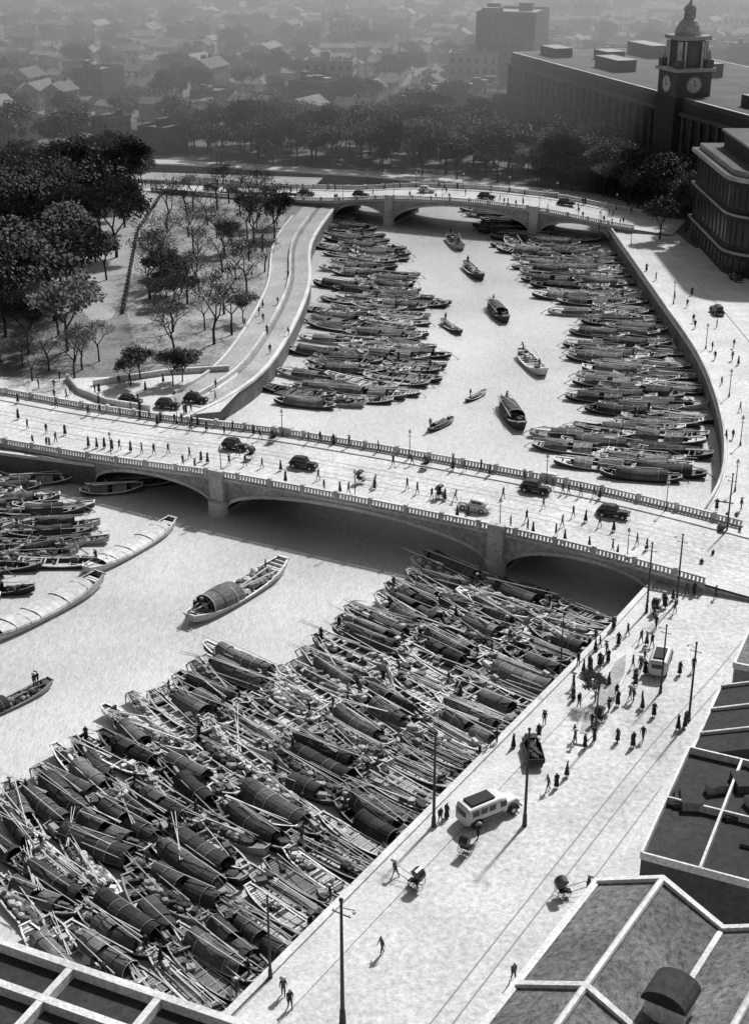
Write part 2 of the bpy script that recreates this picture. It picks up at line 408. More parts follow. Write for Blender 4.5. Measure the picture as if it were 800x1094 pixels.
PULL=person('rickshaw_puller',.28,.1,.3,hat=True,raise_=.25,cl=('cloth_mid','cloth_dark'))
SIT=person('passenger',0,.1,0,sit=True,raise_=.2,cl=('cloth_dark','cloth_dark'))
BM=person('boatman',.2,.3,.25,hat=True,raise_=.6,cl=('cloth_dark','cloth_mid'))
def ped(x,y,z,rot=None,k=None,name='pedestrian'):
    me=PM[R.randrange(6)] if k is None else k
    put(name,me,(x,y,z-.01),R.uniform(0,6.28) if rot is None else rot,R.uniform(.95,1.06)*1.08)
# ---------------------------------------------------------------- boats
def boat(name,Ln,B,seed,kind,hull='hull_dark'):
    r=random.Random(seed); mb=MB(); NS=17; st=[]
    for i in range(NS):
        t=-1+2*i/(NS-1); hw=B/2*(1-.6*abs(t)**3.2); sh=.5+.6*abs(t)**2.4+(.2*t if t>0 else 0); bt=-.3+.75*abs(t)**3
        st.append((t*Ln/2,hw,sh,bt))
    def strip(fa,fb,m):
        for i in range(NS-1): mb.face([fa(st[i]),fa(st[i+1]),fb(st[i+1]),fb(st[i])],m)
    for s in (-1,1):
        strip(lambda q:(q[0],s*q[1],q[2]),lambda q:(q[0],s*q[1]*.75,q[3]),hull)
        strip(lambda q:(q[0],s*(q[1]+.05),q[2]+.03),lambda q:(q[0],s*(q[1]-.13),q[2]+.03),'gunwale')
        strip(lambda q:(q[0],s*(q[1]+.05),q[2]+.03),lambda q:(q[0],s*(q[1]+.05),q[2]-.1),hull if seed%2 else 'gunwale')
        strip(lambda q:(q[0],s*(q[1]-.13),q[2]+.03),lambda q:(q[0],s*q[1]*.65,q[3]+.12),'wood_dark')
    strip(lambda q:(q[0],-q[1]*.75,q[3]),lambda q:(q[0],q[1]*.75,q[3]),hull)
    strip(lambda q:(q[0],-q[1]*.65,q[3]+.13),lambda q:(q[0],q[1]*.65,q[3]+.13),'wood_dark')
    for q_ in (st[0],st[-1]): 
        mb.face([(q_[0],-q_[1],q_[2]),(q_[0],q_[1],q_[2]),(q_[0],q_[1]*.75,q_[3]),(q_[0],-q_[1]*.75,q_[3])],hull)
        mb.box(q_[0],0,q_[2]-.1,q_[2]+.08,.08,q_[1]+.12,0,'gunwale')
    def at(x):
        t=max(-1,min(1,x/(Ln/2))); return B/2*(1-.6*abs(t)**3.2), .5+.6*abs(t)**2.4+(.2*t if t>0 else 0)
    dk={'planks':.0,'barge':.6}.get(kind,.5+.2*r.random())
    dm='barge_white' if kind=='barge' else 'plank'
    x=-Ln/2+.1
    while x<Ln/2-.1:
        if abs(x)>dk*Ln/2 and r.random()<.92:
            hw,sh=at(x); mb.box(x+.14,0,sh-.14+r.uniform(-.01,.01),sh-.08,.13,hw-.14,0,dm if r.random()<.75 else 'wood_dark')
        x+=.29
    for x in [Ln*k for k in (-.22,-.08,.07,.22)]:
        hw,sh=at(x); mb.box(x,0,sh-.16,sh+.0,.07,hw-.1,0,'gunwale')
    def canopy(x0,x1,h,m='mat_canopy',hoop='bamboo'):
        n=9; k=0; x=x0
        while x<x1-.2:
            xe=min(x+r.uniform(1.1,1.7),x1); hh=h+(k%2)*.06; rg=[]; sag=r.uniform(-.06,.04)
            for xx in (x,(x+xe)/2,xe+.1):
                hw,sh=at(xx); hw-=.02
                rg.append([(xx,-(hw+(k%2)*.04)*math.cos(math.pi*j/n),sh-.02+(hh+(sag if xx not in(x,) else 0)+r.uniform(-.03,.03))*math.sin(math.pi*j/n)**.8) for j in range(n+1)])
            mb.loft(rg,m if r.random()<.8 or m=='barge_white' else 'cargo',close=False,cap=False)
            hw,sh=at(x)
            if r.random()<.35: mb.path([(x,-(hw+.03)*math.cos(math.pi*j/n),sh+.01+(hh+.02)*math.sin(math.pi*j/n)**.8) for j in range(n+1)],.03,4,hoop)
            x=xe;k+=1
    if kind=='canopy': canopy(-.26*Ln,.12*Ln+r.uniform(-.3,.6),1.15); 
    if kind=='long': canopy(-.33*Ln,.3*Ln,1.25)
    if kind=='twin': canopy(-.34*Ln,-.06*Ln,1.2); canopy(.02*Ln,.24*Ln,1.0,'cargo')
    if kind=='barge': canopy(-.36*Ln,.36*Ln,.45,'barge_white','barge_white')
    if kind=='junk': canopy(-.34*Ln,-.06*Ln,1.4)
    if kind in('cargo','junk'):
        x=-.03*Ln if kind=='junk' else -.24*Ln
        while x<.3*Ln:
            hw,sh=at(x); w=hw*.8
            for yy in (-.6,-.2,.2,.6):
                mb.sphere((x+r.uniform(-.2,.2),yy*w,sh+.05+r.uniform(0,.4)-abs(yy)*.3),r.uniform(.3,.5),'cargo' if r.random()<.7 else 'sack',6,4,(1.2,1,.8))
            x+=.5
    if kind=='logs':
        for k in range(14):
            y=r.uniform(-.7,.7)*B/2; z=.45+r.uniform(0,.45); l=r.uniform(.3,.42)*Ln; o=r.uniform(-.5,.5); mb.tube((-l+o,y,z),(l+o,y+r.uniform(-.15,.15),z+r.uniform(-.05,.15)),.07,.05,5,'bamboo' if k%3==0 else 'plank')
    if kind!='barge':
        for k in range(r.randint(1,3)):
            y=r.uniform(-.4,.4)*B; z=1.0+(.85 if kind in('canopy','long','twin') and abs(y)<.3*B else .2)
            a=r.uniform(-.15,.15); l=r.uniform(.25,.46)*Ln; o=r.uniform(-1.5,1.5)
            mb.tube((o-l*math.cos(a),y-l*math.sin(a),z+.1),(o+l*math.cos(a),y+l*math.sin(a),z+r.uniform(0,.5)),.075,.04,5,'bamboo')
        for k in range(r.randint(5,11)):   # deck clutter
            x=r.choice((-1,1))*r.uniform(.1,.42)*Ln; hw,sh=at(x); mb.box(x,r.uniform(-.5,.5)*hw,sh-.1,sh+r.uniform(.1,.6),r.uniform(.15,.6),r.uniform(.12,.4),r.random()*3,r.choice(('cargo','wood_dark','cargo','sack')))
    hw,sh=at(-Ln*.46)
    mb.path([(-Ln*.30,.1,sh+1.0),(-Ln*.47,.15,sh+.35),(-Ln*.62,.2,-.15)],[.035,.05,.09],5,'plank')
    return mb.mesh(name)
kinds=['canopy','twin','logs','long','planks','cargo','canopy','open','long','logs','cargo','twin','planks','long','canopy','open']
def fleet(l0,l1,b0,b1,sd):
    return [(k,boat('sampan',R.uniform(l0,l1),R.uniform(b0,b1),i+sd,k,'hull_dark' if i%5 else 'hull_light')) for i,k in enumerate(kinds)]
def split(BO): return [m for k,m in BO if k in('planks','logs')],[m for k,m in BO if k in('canopy','long','cargo','twin','open')],[m for k,m in BO]
LIGHT,DARK,ALL=split(fleet(10.5,13.5,1.9,2.4,1)+fleet(9.5,13,1.8,2.5,51))
LIGHT2,DARK2,ALL2=split(fleet(12.5,16,2.7,3.4,101))
def place(pick,p,ang,jit,sc_,men):
    rot=ang+R.gauss(0,jit)+(math.pi if R.random()<.4 else 0); k=R.uniform(*sc_)
    o=put('sampan',pick(p),(p[0],p[1],WZ),rot,k); o.rotation_euler[0]=R.gauss(0,.02)
    if R.random()<men:
        t=R.choice((-1,1))*R.uniform(.33,.42)*11*k; ped(p[0]+t*math.cos(rot),p[1]+t*math.sin(rot),WZ+.75*k,k=R.choice(PM+[BM]),name='boatman')
def fill(polypx,ang,Ls,Bs,pick,jit=.1,prob=.97,sc_=(.85,1.05),men=.12):
    poly=[G(u,v,WZ) for u,v in polypx]
    c,s=math.cos(ang),math.sin(ang); us=[p[0]*c+p[1]*s for p in poly]; vs=[-p[0]*s+p[1]*c for p in poly]
    v=min(vs); row=0; out=[]
    while v<max(vs):
        u=min(us)+ (row%3)*Ls*.28
        while u<max(us):
            uu=u+R.uniform(-1.8,1.8); vv=v+R.uniform(-.3,.3); p=(uu*c-vv*s,uu*s+vv*c)
            if inside(p,poly) and R.random()<prob:
                place(pick,p,ang,jit,sc_,men); out.append(p)
            u+=Ls
        v+=Bs; row+=1
    return out
# near quay: four ranks of sampans moored bow-on to the wall
npoly=[G(u,v,WZ) for u,v in [(470,612),(560,612),(720,640),(660,700),(480,860),(330,990),(240,1100),(90,1090),(30,1010),(20,940),(-10,905),(-90,900),(-90,850),(5,836),(140,783),(215,725),(300,703),(345,673),(400,633)]]
near=[]; bd=math.radians(136)
def pn1(p): return R.choice(LIGHT if R.random()<.5 else ALL)
def pn2(p): return R.choice(DARK if R.random()<.78 else ALL)
t=1.5
while t<112:
    k=t/73.6; qx,qy=27.2+7*.0-39.2*k*1.0+3.5,143.3-62.3*k+5.9
    for rk in range(4):
        dd_=6.0+rk*9.3+R.uniform(-1.2,1.2)-(.0 if rk else .3); s_=R.uniform(-.3,.3)
        p=(qx+dd_*math.cos(bd)+s_*.53,qy+dd_*math.sin(bd)+s_*.85)
        if inside(p,npoly): place(pn1 if rk==0 else pn2,p,bd,.06 if rk==0 else .13,(.88,1.04) if rk else (.85,.95),.4); near.append(p)
    t+=2.0
mb=MB()
for k in range(2): mb.tube((-4.5,k*.3,0),(4.5,-k*.5,.3),.08,.04,5,'bamboo')
PB2=mb.mesh('bamboo_pole_bundle')
for i in range(64):
    p=R.choice(near); o=put('bamboo_pole_bundle',PB2,(p[0]+R.uniform(-2,2)-1.5,p[1]+R.uniform(-2,2)+1.5,WZ+R.uniform(1.3,1.9)),bd+R.gauss(0,.25),R.uniform(.6,1.0)); o.rotation_euler[1]=R.gauss(0,.04)
def pr(p):
    return R.choice(LIGHT2) if p[0]>47 and R.random()<.8 else R.choice(DARK2)
fill([(520,222),(560,255),(625,256),(655,278),(690,330),(722,388),(738,450),(730,510),(690,520),(605,497),(612,450),(635,415),(625,360),(605,325),(570,285),(520,245)],math.radians(-15),11.5,2.8,pr,.07,sc_=(.85,1.05))
fill([(360,232),(395,245),(430,290),(458,325),(455,390),(415,435),(340,442),(295,425),(335,380),(358,320),(358,270)],math.radians(-19),11,2.8,lambda p:R.choice(LIGHT2 if R.random()<.5 else DARK2),.09,sc_=(.8,1.0))
fill([(-150,560),(-150,505),(-20,498),(60,505),(70,560),(85,602),(0,632),(-150,690)],math.radians(6),10,2.4,lambda p:R.choice(DARK if R.random()<.6 else ALL),.1)
fill([(110,520),(200,503),(190,530),(125,535)],math.radians(8),10,2.6,lambda p:R.choice(ALL),.1)
JK=[boat('cargo_boat',14,3.0,21,'junk','hull_light'),boat('barge',15,3.0,24,'barge','barge_white'),boat('cargo_boat',14,3.0,27,'junk','hull_light')]
def single(a,b_,me,L0,name,crew=0,kz=1):
    A=Vector(G(*a,WZ));B=Vector(G(*b_,WZ)); d=B-A; c=(A+B)/2; rot=math.atan2(d.y,d.x); k=d.length/L0
    k=max(.55,min(k,1.35)); put(name,me,(c.x,c.y,WZ),rot,k)
    for i in range(crew):
        t=(.36 if i%2 else -.38)*L0*k+R.uniform(-.8,.8); ped(c.x+t*math.cos(rot)-.2*i,c.y+t*math.sin(rot),WZ+.85*k,k=R.choice([BM,PM[2],PM[0]]),name='boatman')
single((93,615),(185,563),JK[1],15,'barge',1)
single((-25,692),(108,624),JK[1],15,'barge',1)
single((203,668),(303,608),JK[0],14,'cargo_boat',3)
single((-35,775),(55,733),JK[2],14,'cargo_boat',4)
S10=[boat('sampan',10,2.5,31,'canopy'),boat('sampan',10,2.5,33,'cargo'),boat('sampan',10,2.6,35,'planks','hull_light')]
for a,b_,i in [((475,250),(498,274),2),((492,280),(520,305),1),((518,320),(547,354),0),((548,372),(590,412),2),((472,345),(492,358),1),((458,462),(483,450),0),((498,430),(518,420),1),((535,428),(560,466),0),((535,252),(565,276),2),((418,212),(450,226),0)]:
    single(a,b_,S10[i],10,'sampan',1 if i!=2 else 2)
# ---------------------------------------------------------------- vehicles
def ring(x,hw,z0,z1,n=16,e=3.5):
    o=[]
    for j in range(n):
        t=2*math.pi*j/n; c,s=math.cos(t),math.sin(t)
        o.append((x,hw*math.copysign(abs(c)**(2/e),c),(z0+z1)/2+(z1-z0)/2*math.copysign(abs(s)**(2/e),s)))
    return o
def wheel(mb,x,y,r,w,spokes=False):
    if spokes:
        n=16; P=[(x+r*math.cos(2*math.pi*k/n),y,r+r*math.sin(2*math.pi*k/n)) for k in range(n+1)]; mb.path(P,.025,4,'rubber')
        for k in range(10): mb.tube((x,y,r),(x+r*math.cos(2*math.pi*k/10),y,r+r*math.sin(2*math.pi*k/10)),.01,n=3,m='iron')
        mb.tube((x,y-.06,r),(x,y+.06,r),.04,n=6,m='iron')
    else:
        mb.tube((x,y-w/2,r),(x,y+w/2,r),r,n=14,m='rubber'); mb.tube((x,y-w/2-.01,r),(x,y+w/2+.01,r),r*.5,n=10,m='white_trim')
def car(paint):
    mb=MB()
    mb.loft([ring(x,hw,.35,z) for x,hw,z in ((-2.25,.5,.7),(-2.05,.68,.95),(-1.3,.76,1.08),(.55,.76,1.08),(.9,.58,1.08),(1.9,.42,1.0),(2.1,.34,.85))],paint)
    mb.loft([ring(x,hw,.9,z,16,4) for x,hw,z in ((-1.85,.45,1.25),(-1.5,.62,1.6),(-.6,.68,1.72),(.2,.66,1.7),(.55,.6,1.2))],paint)
    for s in (-1,1):
        for x0,x1 in ((-1.3,-.65),(-.55,.1)): mb.box((x0+x1)/2,s*.675,1.2,1.52,(x1-x0)/2,.02,0,'glass')
        for xc in (-1.35,1.3):
            P=[(xc+.48*math.cos(t),s*.72,.36+.45*math.sin(t)) for t in [math.pi*k/8 for k in range(9)]]; mb.path(P,.13,6,paint); wheel(mb,xc,s*.72,.36,.18)
        mb.box(0,s*.82,.3,.36,.9,.14,0,paint); mb.sphere((2.0,s*.5,.85),.13,'white_trim',8,6)
    mb.face([(.46,-.5,1.22),(.46,.5,1.22),(.34,.45,1.58),(.34,-.45,1.58)],'glass')
    mb.box(2.3,0,.42,.5,.04,.75,0,'white_trim'); mb.box(-2.35,0,.42,.5,.04,.7,0,'white_trim')
    return mb.mesh('car')
def van():
    mb=MB()
    mb.loft([ring(x,hw,.45,z,20,5) for x,hw,z in ((-2.9,.85,1.9),(-2.7,.98,2.15),(.6,1.0,2.2),(1.15,.95,2.0),(1.35,.85,1.45),(2.5,.62,1.3),(2.7,.55,1.1))],'car_white')
    mb.box(-1.1,0,2.17,2.32,1.2,.62,0,'cloth_dark')
    for s in (-1,1):
        mb.box(.75,s*.985,1.3,1.85,.3,.03,0,'glass')
        for k in range(3): mb.box(-2.1+k*.85,s*1.0,1.35,1.85,.33,.02,0,'glass')
        mb.box(-.9,s*1.0,.75,.85,1.7,.02,0,'cloth_dark')
        for xc in (-1.9,1.9): wheel(mb,xc,s*.86,.42,.24); mb.path([(xc+.55*math.cos(t),s*.88,.42+.53*math.sin(t)) for t in [math.pi*k/8 for k in range(9)]],.14,6,'cloth_dark')
        mb.sphere((2.65,s*.6,.95),.14,'white_trim')
    mb.face([(1.36,-.72,1.45),(1.36,.72,1.45),(1.18,.7,1.95),(1.18,-.7,1.95)],'glass'); mb.box(-2.92,0,1.3,1.75,.05,.6,0,'glass')
    mb.box(2.85,0,.45,.56,.05,.85,0,'iron')
    return mb.mesh('delivery_van')
def truck():
    mb=MB()
    mb.loft([ring(x,hw,.6,z,16,4) for x,hw,z in ((.6,.95,2.2),(1.7,.92,2.15),(1.95,.85,1.5),(2.9,.55,1.4),(3.1,.5,1.2))],'car_black')
    mb.box(-1.4,0,.8,.95,2.0,1.1,0,'wood_dark')
    for y in (-1.1,1.1): mb.box(-1.4,y,.95,1.5,2.0,.05,0,'wood_dark')
    for x in (-3.4,.58): mb.box(x,0,.95,1.5,.05,1.05,0,'wood_dark')
    for k in range(14): mb.sphere((-3+k*.25,R.uniform(-.6,.6),1.35),.45,'cloth_mid',7,5)
    for s in (-1,1):
        mb.box(1.2,s*.95,1.5,1.95,.35,.02,0,'glass'); wheel(mb,-2.3,s*.95,.45,.3); wheel(mb,2.3,s*.85,.45,.25)
        mb.path([(2.3+.55*math.cos(t),s*.85,.45+.55*math.sin(t)) for t in [math.pi*k/8 for k in range(9)]],.12,6,'car_black')
    mb.box(1.93,0,1.5,2.0,.03,.75,0,'glass')
    return mb.mesh('truck')
def ricksh():
    mb=MB()
    for y in (-.45,.45): wheel(mb,0,y,.5,.05,True)
    mb.tube((0,-.5,.5),(0,.5,.5),.03,n=5,m='iron')
    for y in (-.32,.32): mb.path([(-.3,y,.55),(.5,y,.6),(1.2,y,.75),(2.0,y,.9)],.025,5,'wood_dark')
    mb.tube((2.0,-.34,.9),(2.0,.34,.9),.025,n=5,m='wood_dark')
    mb.box(0,0,.62,.78,.3,.33,0,'cloth_dark'); mb.box(-.3,0,.7,1.25,.05,.36,0,'cloth_dark'); mb.box(.5,0,.45,.5,.2,.3,0,'wood_dark')
    rg=[]
    for k in range(7):
        a=math.radians(185-k*24); rg.append([(-.05+.55*math.cos(a)*1.0,.38*c,1.15+.62*math.sin(a)) for c in (-1,-.5,0,.5,1)])
    mb.loft(rg,'car_black',close=False,cap=False)
    for s in (-.38,.38): mb.face([(-.05,s,1.1)]+[(r_[0][0],s,r_[0][2]) for r_ in rg],'car_black')
    return mb.mesh('rickshaw')
CB,CW,VA,TR,RK=car('car_black'),car('car_white'),van(),truck(),ricksh()
def onbridge(u,v,z=2.0):
    for _ in range(4):
        x,y=G(u,v,z); s=(x-BA[0])*d1[0]+(y-BA[1])*d1[1]; w=-(x-BA[0])*d1[1]+(y-BA[1])*d1[0]
        w_=max(.6,min(BW-.6,w)); z=BZ(s)+(.16 if (w_<2.6 or w_>BW-2.6) else 0)
    p=BP(s,w_,0); return p[0],p[1],z
rb=math.atan2(d1[1],d1[0])
def rick(x,y,z,rot):
    put('rickshaw',RK,(x,y,z),rot,1.1); put('rickshaw_puller',PULL,(x+2.2*math.cos(rot),y+2.2*math.sin(rot),z),rot-math.pi/2,1.05)
    if R.random()<.7: put('passenger',SIT,(x,y,z+.28),rot-math.pi/2,1)
for (u,v),me,r,nm in [((252,480),CB,rb,'car'),((655,552),CB,rb+.1,'car'),((506,545),CW,rb+math.pi,'car'),((325,500),CB,rb,'car'),((572,526),CB,rb,'car')]:
    x,y,z=onbridge(u,v); put(nm,me,(x,y,z),r,1.02)
for u,v in [(292,472),(385,516),(455,500),(268,490),(470,532)]:
    x,y,z=onbridge(u,v); rick(x,y,z,rb+R.choice((0,math.pi)))
pb=[(95,475),(104,476),(112,476),(120,478),(128,478),(140,480),(152,482),(165,483),(180,482),(203,487),(215,490),(222,492),(245,494),(262,495),(280,497),(300,500),(150,445),(160,446),(172,448),(187,450),(195,450),(205,452),(212,452),(240,462),(352,463),(365,466),(380,470),(435,520),(437,488),(461,530),(467,531),(475,532),(487,492),(515,499),(537,530),(560,512),(562,555),(590,520),(601,524),(607,526),(612,550),(625,555),(640,560),(655,565),(680,580),(690,585),(620,527),(640,530),(410,476),(340,510),(500,548),(545,560),(30,455),(50,460),(70,462),(20,445),(60,470),(400,520),(330,470),(420,495),(600,560),(580,540)]
for u,v in pb:
    x,y,z=onbridge(u,v+3); ped(x,y,z,rb+R.choice((-1,1))*math.pi/2+R.uniform(-.3,.3))
for i in range(36):
    s=R.uniform(-12,112); w=R.choice((R.uniform(.7,2.3),R.uniform(16,17.6),R.uniform(.7,17))); p=BP(s,w,0); ped(p[0],p[1],BZ(s)+(.16 if w<2.6 or w>BW-2.6 else 0),rb+R.choice((-1,1))*math.pi/2)
for i in range(60):
    s=R.uniform(-40,80); w=R.choice((R.uniform(.7,2.3),R.uniform(15.7,17.3),R.uniform(3,15))); p=FP(s,w,0); ped(p[0],p[1],FZ(s)+(.16 if w<2.6 or w>15.4 else 0))
for s,w in ((5,6),(22,11),(40,7),(60,12),(-12,8),(-25,11),(-33,6),(-42,9)):
    p=FP(s,w,0); put('car',CB if s!=22 else CW,(p[0],p[1],FZ(s)),math.atan2(d2[1],d2[0]),1.1)
land_r=Rbank+[(-3500,6000),(5000,6000),(5000,-3000)]; land_l=Lbank+[(-5000,-3000),(-5000,520)]
def near_bridge(x,y):
    s=(x-BA[0])*d1[0]+(y-BA[1])*d1[1]; w=-(x-BA[0])*d1[1]+(y-BA[1])*d1[0]
    return -38<s<118 and -.8<w<BW+.8
for w in [(408,1020,1),(445,948,0),(360,942,0),(548,1048,0),(470,880,1),(477,875,1),(594,842,1),(605,830,1),(676,750,1),(672,748,1),(612,735,1),(640,712,1),(647,700,1),(628,715,1),(690,690,1),(700,672,1),(684,687,1),(710,650,1),(720,655,1),(698,660,1),(585,845,0),(660,690,1),(670,680,1),(690,655,1),(604,712,1),(617,712,1),(530,795,1),(522,800,1),(575,790,0),(548,800,0),(310,1078,1),(303,1065,0),(612,742,1),(760,375,1),(763,385,1),(770,412,1),(783,372,0),(740,345,1),(720,320,1),(790,440,1),(782,470,0),(775,560,1),(748,610,0),(760,600,1),(700,300,1),(690,290,0),(785,560,1),(733,635,0),(765,350,1),(788,390,1),(610,702,1),(655,672,0)]:
    x,y=G(w[0],w[1]); 
    if inside((x,y),land_r): ped(x,y,.01)
for i in range(80):
    u,v=R.choice([(R.uniform(600,720),R.uniform(640,760)),(R.uniform(735,795),R.uniform(540,640)),(R.uniform(690,790),R.uniform(300,520)),(R.uniform(560,760),R.uniform(680,800))])
    x,y=G(u,v); 
    if inside((x,y),land_r) and not near_bridge(x,y): ped(x,y,.01)
for i in range(70):
    u,v=R.choice([(R.uniform(20,240),R.uniform(405,440)),(R.uniform(0,220),R.uniform(425,445)),(R.uniform(260,320),R.uniform(290,400)),(R.uniform(130,330),R.uniform(192,208))]); x,y=G(u,v)
    if inside((x,y),land_l) and not near_bridge(x,y): ped(x,y,.03)
rq=math.atan2(63,39)
x,y=G(522,872); put('delivery_van',VA,(x,y,.02),rq-.45,1.08)
x,y=G(705,712); put('delivery_van',VA,(x,y,.02),rq+.22,1.0)
x,y=G(568,806); put('truck',TR,(x,y,.02),rq+.6,.75)
for u,v,r in [(497,912,1.0),(600,958,.2),(640,772,1),(445,948,2.5),(700,655,1),(770,575,0)]:
    x,y=G(u,v); rick(x,y,.02,r)
for u,v in [(60,440),(140,432),(180,436),(210,430)]:
    x,y=G(u,v)
    if not near_bridge(x,y): put('car',CB,(x,y,.03),-.3,1.0)
x,y=G(765,335);put('car',CB,(x,y,.02),1.7,1.1)
x,y=G(785,300);put('car',CB,(x,y,.02),1.7,1.1)
isl=[G(612,795),G(618,772),G(640,735),G(660,700),G(674,690),G(672,715),G(655,750),G(635,785),G(622,797)]
mb=MB(); mb.prism(isl,0,.2,'kerbstone','kerbstone'); 
c=Vector((sum(p[0] for p in isl)/9,sum(p[1] for p in isl)/9)); mb.prism([tuple(c+(Vector(p)-c)*.8) for p in isl],.2,.26,'paving_grey','paving_grey'); mb.obj('traffic_island')
# ---------------------------------------------------------------- poles and lamps
def pole(h):
    mb=MB(); mb.tube((0,0,0),(0,0,1.2),.24,.19,8,'iron'); mb.tube((0,0,1.2),(0,0,h),.15,.09,8,'iron'); mb.sphere((0,0,h+.1),.16,'iron')
    mb.tube((-.7,0,h-1.0),(.7,0,h-1.0),.05,n=5)
    for x in (-.6,.6): mb.tube((x,0,h-1.0),(x,0,h-.8),.05,n=5,m='white_trim')
    mb.tube((0,0,h-.5),(1.0,0,h-.3),.03,n=4); mb.tube((.95,0,h-.32),(.95,0,h-.6),.18,.08,8,'white_trim')
    return mb.mesh('tram_pole')
PO=pole(10)
for u,v,h in [(463,884,1),(560,882,1.02),(366,1094,1.15),(289,1046,.8),(598,720,.7),(705,740,.8),(690,655,.9),(722,645,.9),(635,790,.7),(775,575,.9),(735,770,.9)]:
    x,y=G(u,v); put('tram_pole',PO,(x,y,0),rq-math.pi/2+(math.pi if u>600 else 0),h)
def lamp():
    mb=MB(); mb.tube((0,0,0),(0,0,.6),.16,.1,8,'iron'); mb.tube((0,0,.6),(0,0,3.8),.07,.05,6,'iron'); mb.sphere((0,0,4.05),.25,'white_trim'); mb.tube((0,0,4.28),(0,0,4.45),.12,.02,6,'iron'); mb.tube((-.35,0,3.4),(.35,0,3.4),.03,n=4)
    return mb.mesh('street_lamp')
LA=lamp()
for s in (19.6,38.7,60,81,98):
    for w in (.7,BW-.7): 
        p=BP(s,w,0); put('street_lamp',LA,(p[0],p[1],BZ(s)+.16),rb)
for s in (2,16.5,30,43,56,72):
    for w in (.7,17.3): 
        p=FP(s,w,0); put('street_lamp',LA,(p[0],p[1],FZ(s)+.16),0)
for i in range(4,len(Rup),4):
    p=offset(Rup,-2.6)[i]; put('street_lamp',LA,(p[0],p[1],.13),0,1.1)
# ---------------------------------------------------------------- buildings
def building(name,w,d,h,floors,wall,roof,bay=3.2,pitched=False,seed=0):
    r=random.Random(seed); mb=MB(); mb.box(0,0,0,h,w/2,d/2,0,wall,roof)
    fh=h/floors
    for fx,fy,ln,rot in ((0,-1,w,0),(1,0,d,math.pi/2),(0,1,w,0),(-1,0,d,math.pi/2)):
        n=max(1,int(ln/bay))
        for i in range(n):
            o=-ln/2+ln*(i+.5)/n
            for k in range(floors):
                zc=fh*k+fh*.35; cx=fx*(w/2+.02) if fx else o; cy=fy*(d/2+.02) if fy else o
                mb.box(cx,cy,zc,zc+fh*.48,min(.65,ln/n*.3),.04,rot,'glass'); 
                mb.box(cx+fx*.06,cy+fy*.06,zc-.15,zc-.02,min(.8,ln/n*.36),.1,rot,wall)
    if pitched:
        rh=d*.32; ov=.5
        V=[(-w/2-ov,-d/2-ov,h+.02),(w/2+ov,-d/2-ov,h+.02),(w/2+ov,d/2+ov,h+.02),(-w/2-ov,d/2+ov,h+.02),(-w/2-ov,0,h+rh),(w/2+ov,0,h+rh)]
        mb.raw(V,[(0,1,5,4),(3,4,5,2)],'roof_tile'); mb.raw(V,[(0,4,3),(1,2,5)],wall); mb.raw(V,[(0,3,2,1)],'wall_dark')
        for k in range(3): x=r.uniform(-.4,.4)*w; mb.box(x,.5,h+rh*.6,h+rh+1.1,.35,.45,0,'wall_dark')
    else:
        for fy in (-1,1): mb.box(0,fy*(d/2-.15),h+.003,h+1,w/2,.2,0,wall)
        for fx in (-1,1): mb.box(fx*(w/2-.15),0,h+.004,h+.99,.2,d/2-.36,0,wall)
        for k in range(r.randint(2,5)):
            mb.box(r.uniform(-.35,.35)*w,r.uniform(-.35,.35)*d,h+.005+k*.001,h+r.uniform(1.2,3.5),r.uniform(.6,w*.1+1),r.uniform(.6,1.6),0,wall,'roof_flat')
    return mb.mesh(name)
BV=[]
for i in range(20):
    p=i%4!=0; w=R.uniform(9,18); d=R.uniform(7,9) if p else R.uniform(9,14); fl=R.choice((2,2,3)) if p else R.choice((3,3,4,4)); 
    BV.append((building('row_house' if p else 'office_building',w,d,fl*3.2,fl,R.choice(('wall','wall','wall_dark')),'roof_flat',R.choice((2.2,2.6,3.2)),p,seed=i),w,d))
# post office
mb=MB()
P0=Vector((47,508));P1=Vector((93,359)); dd=(P1-P0).normalized(); nn=Vector((-dd.y,dd.x))
if nn.x<0: nn=-nn
prot=math.atan2(dd.y,dd.x); Ln=(P1-P0).length; cpo=(P0+P1)/2+nn*28
H=25
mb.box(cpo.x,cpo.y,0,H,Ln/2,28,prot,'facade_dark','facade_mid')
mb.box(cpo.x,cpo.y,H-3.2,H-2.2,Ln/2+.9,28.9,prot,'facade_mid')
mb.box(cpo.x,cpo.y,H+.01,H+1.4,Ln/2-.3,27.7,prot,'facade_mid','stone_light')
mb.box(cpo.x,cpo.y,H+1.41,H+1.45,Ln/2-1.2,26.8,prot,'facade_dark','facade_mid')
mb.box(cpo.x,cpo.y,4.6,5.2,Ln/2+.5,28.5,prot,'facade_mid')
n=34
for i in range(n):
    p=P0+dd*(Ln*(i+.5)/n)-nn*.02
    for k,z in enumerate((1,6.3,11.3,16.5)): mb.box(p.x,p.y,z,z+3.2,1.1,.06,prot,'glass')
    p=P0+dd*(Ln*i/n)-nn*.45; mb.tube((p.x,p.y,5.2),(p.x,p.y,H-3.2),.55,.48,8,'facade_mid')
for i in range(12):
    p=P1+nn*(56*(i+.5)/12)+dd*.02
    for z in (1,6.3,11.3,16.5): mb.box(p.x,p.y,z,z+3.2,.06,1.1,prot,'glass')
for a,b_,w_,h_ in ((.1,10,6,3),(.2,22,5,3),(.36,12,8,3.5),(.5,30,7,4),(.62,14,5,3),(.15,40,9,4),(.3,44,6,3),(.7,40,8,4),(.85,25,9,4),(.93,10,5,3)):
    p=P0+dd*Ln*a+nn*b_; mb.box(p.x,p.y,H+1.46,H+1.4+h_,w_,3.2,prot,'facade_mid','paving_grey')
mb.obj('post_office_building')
tc=P0+dd*(Ln*.745)+nn*3.2
